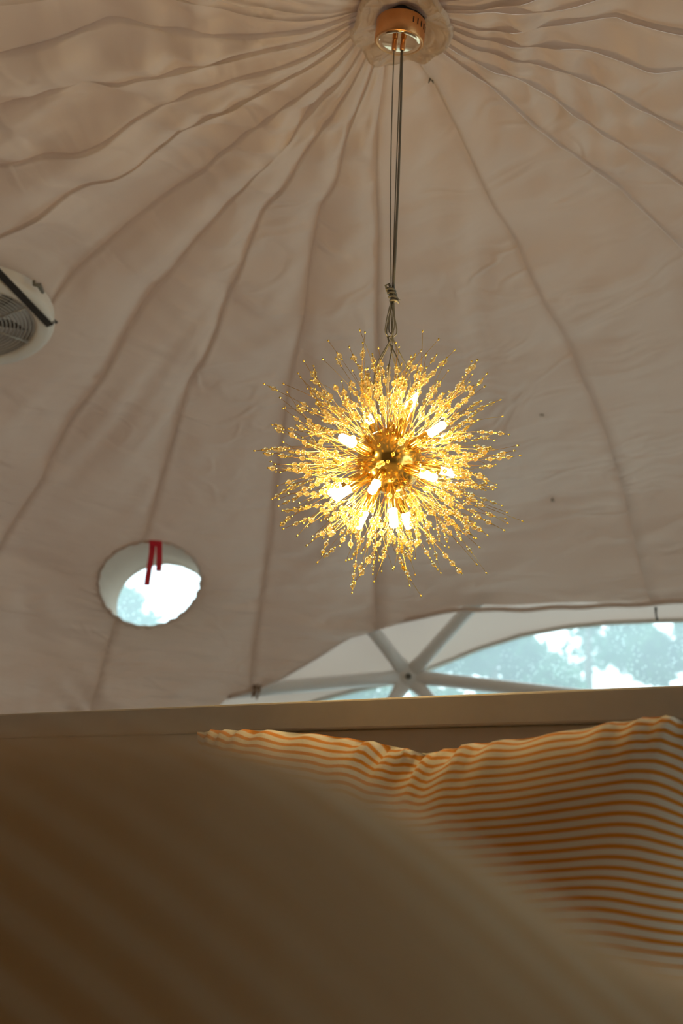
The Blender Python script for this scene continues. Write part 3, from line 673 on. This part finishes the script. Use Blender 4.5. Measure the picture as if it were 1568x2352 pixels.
for j in range(5):
    t0 = 2*math.pi*j/5 + .55; V, Fc = [], []
    for a in range(9):
        rr = .045 + (RI*.93-.045)*a/8; hw = .16 + .30*math.sin(math.pi*min(1, .25+a/9))
        for b in range(5):
            f = (b/4-.5)*2; V.append(Mf @ Vector((rr*math.cos(t0+hw*f), rr*math.sin(t0+hw*f), -.03 + .018*f)))
    n0 = len(V); V += [v - Vector(FN)*.003 for v in V]
    for a in range(8):
        for b in range(4): q = (a*5+b, a*5+b+1, a*5+b+6, a*5+b+5); Fc += [q, tuple(n0+x for x in q[::-1])]
    rim = [a*5 for a in range(9)] + [40+b for b in range(1, 5)] + [a*5+4 for a in range(7, -1, -1)] + [3, 2, 1]
    for k_ in range(len(rim)): a, b = rim[k_], rim[(k_+1) % len(rim)]; Fc.append((a, a+n0, b+n0, b))
    pyd('fan_blade', V, Fc, M_BLADE, fan)
MB().lathe([(RI, -.02), (RI+.004, -.02), (RI+.004, -.26), (RI, -.26)], Mf, 48).build('duct', M_FANG, fan)
MB().lathe([(0, -.255), (RI, -.255)], Mf, 48).build('grille_dimmer', M_SLEEVE, fan)  # added cloth disc, dims the sky behind the grille to grey
# strap: chord across the ring along the photograph's line, with feet at both ends
def on_fan(px, py, h):
    d = ray(px, py); Pp = FC + FN*h; return CAM + d*(np.dot(Pp-CAM, FN)/np.dot(d, FN))
a_, b_ = on_fan(3, 632, .020), on_fan(115, 748, .020); dv = (b_-a_)/np.linalg.norm(b_-a_); sd = np.cross(FN, dv)
e0, e1 = a_ - dv*RO*.9, b_
st = MB(); V = []
for P, hh in ((e0-dv*.02-FN*.06, 0), (e0, 0), (e0+dv*.03, .0), (e1-dv*.03, 0), (e1, 0), (e1+dv*.008-FN*.028, 0), (e1+dv*.030-FN*.030, 0)):
    V += [P-sd*.012-FN*.002, P+sd*.012-FN*.002, P+sd*.012+FN*.002, P-sd*.012+FN*.002]
Fc = []
for k_ in range(6):
    for j in range(4): Fc.append((k_*4+j, k_*4+(j+1) % 4, k_*4+4+(j+1) % 4, k_*4+4+j))
Fc += [(3, 2, 1, 0), (24, 25, 26, 27)]
pyd('strap', V, Fc, M_BAND, fan, False)
c0, c1, c2 = on_fan(78, 651, .018), on_fan(90, 655, .022), on_fan(98, 671, .016)
MB().tube([c0-FN*.01, c0+FN*.004, c1, c2, c2-FN*.008], [.005, .006, .008, .006, .004], 6).build('cable_clip', M_CORD, fan)

# ------------------------------------------------------------------ bed: headboard, frame, mattress, pillow, duvet
HZ = 1.095
def onz(px, py, z):
    d = ray(px, py); return CAM + d*((z-CAM[2])/d[2])
p0, p1 = onz(0, 1640, HZ), onz(1568, 1573, HZ)
hd = (p1-p0)/np.linalg.norm(p1-p0); hmid = (p0+p1)/2; hnrm = np.cross(hd, [0, 0, 1.0]); hnrm /= np.linalg.norm(hnrm)
if hnrm[1] > 0: hnrm = -hnrm                             # towards the sleeper
BW = 1.86; bc = hmid + hd*.05
bed = empty('bed', (bc[0], bc[1], 0)); tag(bed, 'double bed with greige painted panelled wooden headboard', 'bed')
def bM(x, y, z): return Matrix(((hd[0], hnrm[0], 0, bc[0]+hd[0]*x+hnrm[0]*y), (hd[1], hnrm[1], 0, bc[1]+hd[1]*x+hnrm[1]*y), (0, 0, 1, z), (0, 0, 0, 1)))
hb = MB().box(bM(0, -.028, (HZ-.055+.25)/2), BW-.10, .024, HZ-.055-.25, .003).build('headboard_panel', M_HEAD, bed, False)
MB().box(bM(0, -.025, HZ-.0275), BW, .05, .055, .004).build('top_rail', M_HEAD, hb, False)
for s_ in (-1, 1): MB().box(bM(s_*(BW/2-.03), -.025, (HZ-.055)/2), .06, .05, HZ-.055, .004).build('headboard_post', M_HEAD, bed, False)
for s_ in (-1, 1): MB().box(bM(s_*(BW/2-.03), .98, .28), .04, 1.96, .14, .004).build('side_rail', M_HEAD, bed, False)
MB().box(bM(0, 1.975, .28), BW-.02, .035, .14, .004).build('foot_rail', M_HEAD, bed, False)
for s_ in (-1, 1): MB().box(bM(s_*(BW/2-.05), 1.93, .105), .06, .06, .21, .004).build('leg', M_HEAD, bed, False)
mt = MB().box(bM(0, .99, .43), BW-.10, 1.93, .26, .05).build('mattress', M_MATT); tag(mt, 'pale thick mattress lying in the bed frame under the duvet', 'mattress')

# pillow leaning on the headboard: outline from the photograph, at its own distance
PW, PH = .80, .50
def to_bed(px, py, dist):                                # bed-space x, z of a pixel on the plane dist in front of the headboard
    d = ray(px, py); o = bc + hnrm*dist; t = np.dot(o-CAM, hnrm)/np.dot(d, hnrm); P = CAM + d*t; return np.dot(P-bc, hd), P[2]
TOPL = [(405, 1676), (430, 1668), (560, 1668), (700, 1680), (800, 1694), (880, 1710), (930, 1724), (985, 1716), (1030, 1702), (1150, 1688), (1260, 1672), (1350, 1652), (1440, 1640), (1505, 1628), (1545, 1640), (1600, 1690), (1660, 1760)]
tl = np.array([to_bed(px, py, .20) for px, py in TOPL]); px0, px1 = tl[0, 0], tl[-1, 0]
nu, nv = 90, 60; V, UV = [], []
for side in (1, -1):
    for j in range(nv):
        v = j/(nv-1)                                     # 0 bottom, 1 top seam
        for i in range(nu):
            u = i/(nu-1); x = px0 + (px1-px0)*u
            zt = float(np.mean([np.interp(x+o_, tl[:, 0], tl[:, 1]) for o_ in np.linspace(-1, 1, 9)*(.02+.10*(1-v))]))
            zb = .585
            pinch = math.exp(-((u-.47)/.075)**2)
            dome = (max(0, 1-abs(2*u-1)**3.2)*max(0, 1-abs(2*v-1)**2.6))**.55
            th = .105*dome*(1-.50*pinch*v**3)
            wr = .010*math.sin(u*95+3*math.sin(v*9))*math.exp(-((u-.47)/.12)**2)*v**4 + .006*math.sin(u*120+5*math.sin(u*13)+v*8)*v**14 + .008*float(vnoise(np.array(u*6), np.array(v*5), 5))*dome
            z = zb + (zt-zb)*v + (wr*.6 if side > 0 else 0)*(1 if v < .99 else .3)
            xs = x - (2*u-1)*.04*math.sin(math.pi*v)
            lean = .235 - .10*v                          # distance of the pillow's middle from the headboard
            y = lean + side*th + wr
            P = bc + hd*xs + hnrm*max(y, .012); V.append((P[0], P[1], z))
            UV.append((u*PW, v*PH + (.012*math.sin(u*60)*pinch*v**3) - .05*(abs(2*u-1)**4)*(v-.2)))
n1 = nu*nv; Fc = []
for s_ in (0, 1):
    for j in range(nv-1):
        for i in range(nu-1):
            q = (s_*n1+j*nu+i, s_*n1+j*nu+i+1, s_*n1+(j+1)*nu+i+1, s_*n1+(j+1)*nu+i); Fc.append(q if s_ else q[::-1])
def bridge(ring):
    for k_ in range(len(ring)-1): a, b = ring[k_], ring[k_+1]; Fc.append((a, b, b+n1, a+n1))
bridge([i for i in range(nu)]); bridge([j*nu+nu-1 for j in range(nv)]); bridge([(nv-1)*nu+i for i in range(nu)][::-1]); bridge([j*nu for j in range(nv)][::-1])
pl = pyd('pillow', V, Fc, M_PILLOW, None, True, UV); tag(pl, 'ochre and cream striped pillow leaning on the headboard, pinched in the middle', 'pillow')

# duvet heaped towards the foot of the bed
SIL = [(-500, 1760), (-200, 1702), (0, 1692), (250, 1694), (420, 1702), (560, 1728), (700, 1768), (850, 1822), (1000, 1892), (1150, 1975), (1300, 2070), (1450, 2150), (1568, 2200), (1800, 2270), (2100, 2330)]
YR = .26
sx, sz = [], []
for px, py in SIL:
    d = ray(px, py); P = CAM + d*(YR/d[1]); sx.append(P[0]); sz.append(P[2])
gx, gy = np.linspace(-.93, .77, 130), np.concatenate([np.linspace(.03, .7, 95), np.linspace(.71, 1.26, 40)])
V, UV = [], []
zb = .585
for j, y in enumerate(gy):
    for i, x in enumerate(gx):
        zr = float(np.interp(x, sx, sz)); xx = x
        zr = min(zr, .9); hgt = zr - .66
        yr = YR + .10*x*x
        f = math.exp(-((yr-y)/.08)**2) if y < yr else math.exp(-((y-yr)/.50)**2)
        rip = .012*math.sin(x*14+y*9) * math.exp(-((y-yr+.12)/.12)**2) + .010*float(vnoise(np.array(x*5.0), np.array(y*5.0), 77))
        z = .66 + hgt*f + rip*(1 if y > .1 else .6)
        z -= max(0, y-1.05)**2*.8
        ed = max(0, abs(x+.08) - .80); z -= ed*.35
        V.append((x, y, max(z, zb+.02))); 
Vn = np.array(V).reshape(len(gy), len(gx), 3)
dl = np.zeros((len(gy), len(gx))); dl[1:] = np.cumsum(np.linalg.norm(np.diff(Vn, axis=0), axis=2), axis=0)
al = math.radians(38); UV = np.stack([Vn[..., 0]*math.cos(al) + dl*math.sin(al), dl*math.cos(al) + Vn[..., 0]*math.sin(al)], -1).reshape(-1, 2)
nx_ = len(gx); Fc = [(j*nx_+i, j*nx_+i+1, (j+1)*nx_+i+1, (j+1)*nx_+i) for j in range(len(gy)-1) for i in range(nx_-1)]
dv_ = pyd('duvet', V, Fc, M_DUVET, None, True, UV)
so = dv_.modifiers.new('thickness', 'SOLIDIFY'); so.thickness = .03; so.offset = -1
tag(dv_, 'ochre and cream striped duvet heaped up at the foot of the bed', 'duvet')

# ------------------------------------------------------------------ trees outside
def tree(x, y, h, rw, lab, mi, n=5200):
    t = empty('tree', (x, y, -.15)); tag(t, lab, 'tree', 'trees outside the tent')
    MB().tube([(x, y, -.15), (x+.05, y, h*.3), (x-.05, y+.05, h*.62), (x, y, h*.9)], [.16, .13, .08, .02], 10).build('trunk', M_BARK, t)
    mb = MB(); nb_ = 26
    for b in range(nb_):
        a = random.uniform(0, 6.28); f = random.uniform(.25, .95); rr = rw*math.sqrt(random.uniform(.05, 1))*math.sin(math.pi*min(.95, .2+.75*f))
        c = np.array([x + rr*math.cos(a), y + rr*math.sin(a), h*f])
        br = random.uniform(.35, .62)*rw*.55
        for k_ in range(n//nb_):
            dd = rng.normal(size=3); dd /= np.linalg.norm(dd); P = c + dd*br*rng.uniform(.5, 1)*np.array([1, 1, .75])
            a1 = rng.normal(size=3); a1 /= np.linalg.norm(a1); a2 = np.cross(a1, rng.normal(size=3)); a2 /= np.linalg.norm(a2); s_ = rng.uniform(.05, .10)
            mb.add([P-a1*s_, P+a2*s_*.45, P+a1*s_, P-a2*s_*.45], [(0, 1, 2, 3)])
    o = mb.build('foliage', M_LEAFS[mi], t, False); o['kind'] = 'stuff'
for a in [(-2.6, 13.0, 3.9, 1.1, 'pale bushy tree faintly seen through the round vent', 1), (-.2, 9.0, 2.8, .9, 'low leafy tree behind the frame hub beyond the clear window', 0),
          (1.55, 9.6, 3.2, .95, 'dense tall tree filling the middle of the wet clear window', 1), (3.3, 9.2, 3.0, .9, 'bushy tree by the bright sky gap beyond the clear window', 2), (5.2, 9.8, 3.4, 1.0, 'tall dark tree beyond the far end of the clear window', 0), (.85, 13.6, 4.3, 1.25, 'broad tree in the back row behind the frame hub', 2), (3.55, 13.8, 4.4, 1.35, 'tallest tree in the back row beyond the wet clear window', 1), (6.4, 13.8, 4.3, 1.3, 'pale tree in the back row beyond the far end of the window', 0)]: tree(*a)
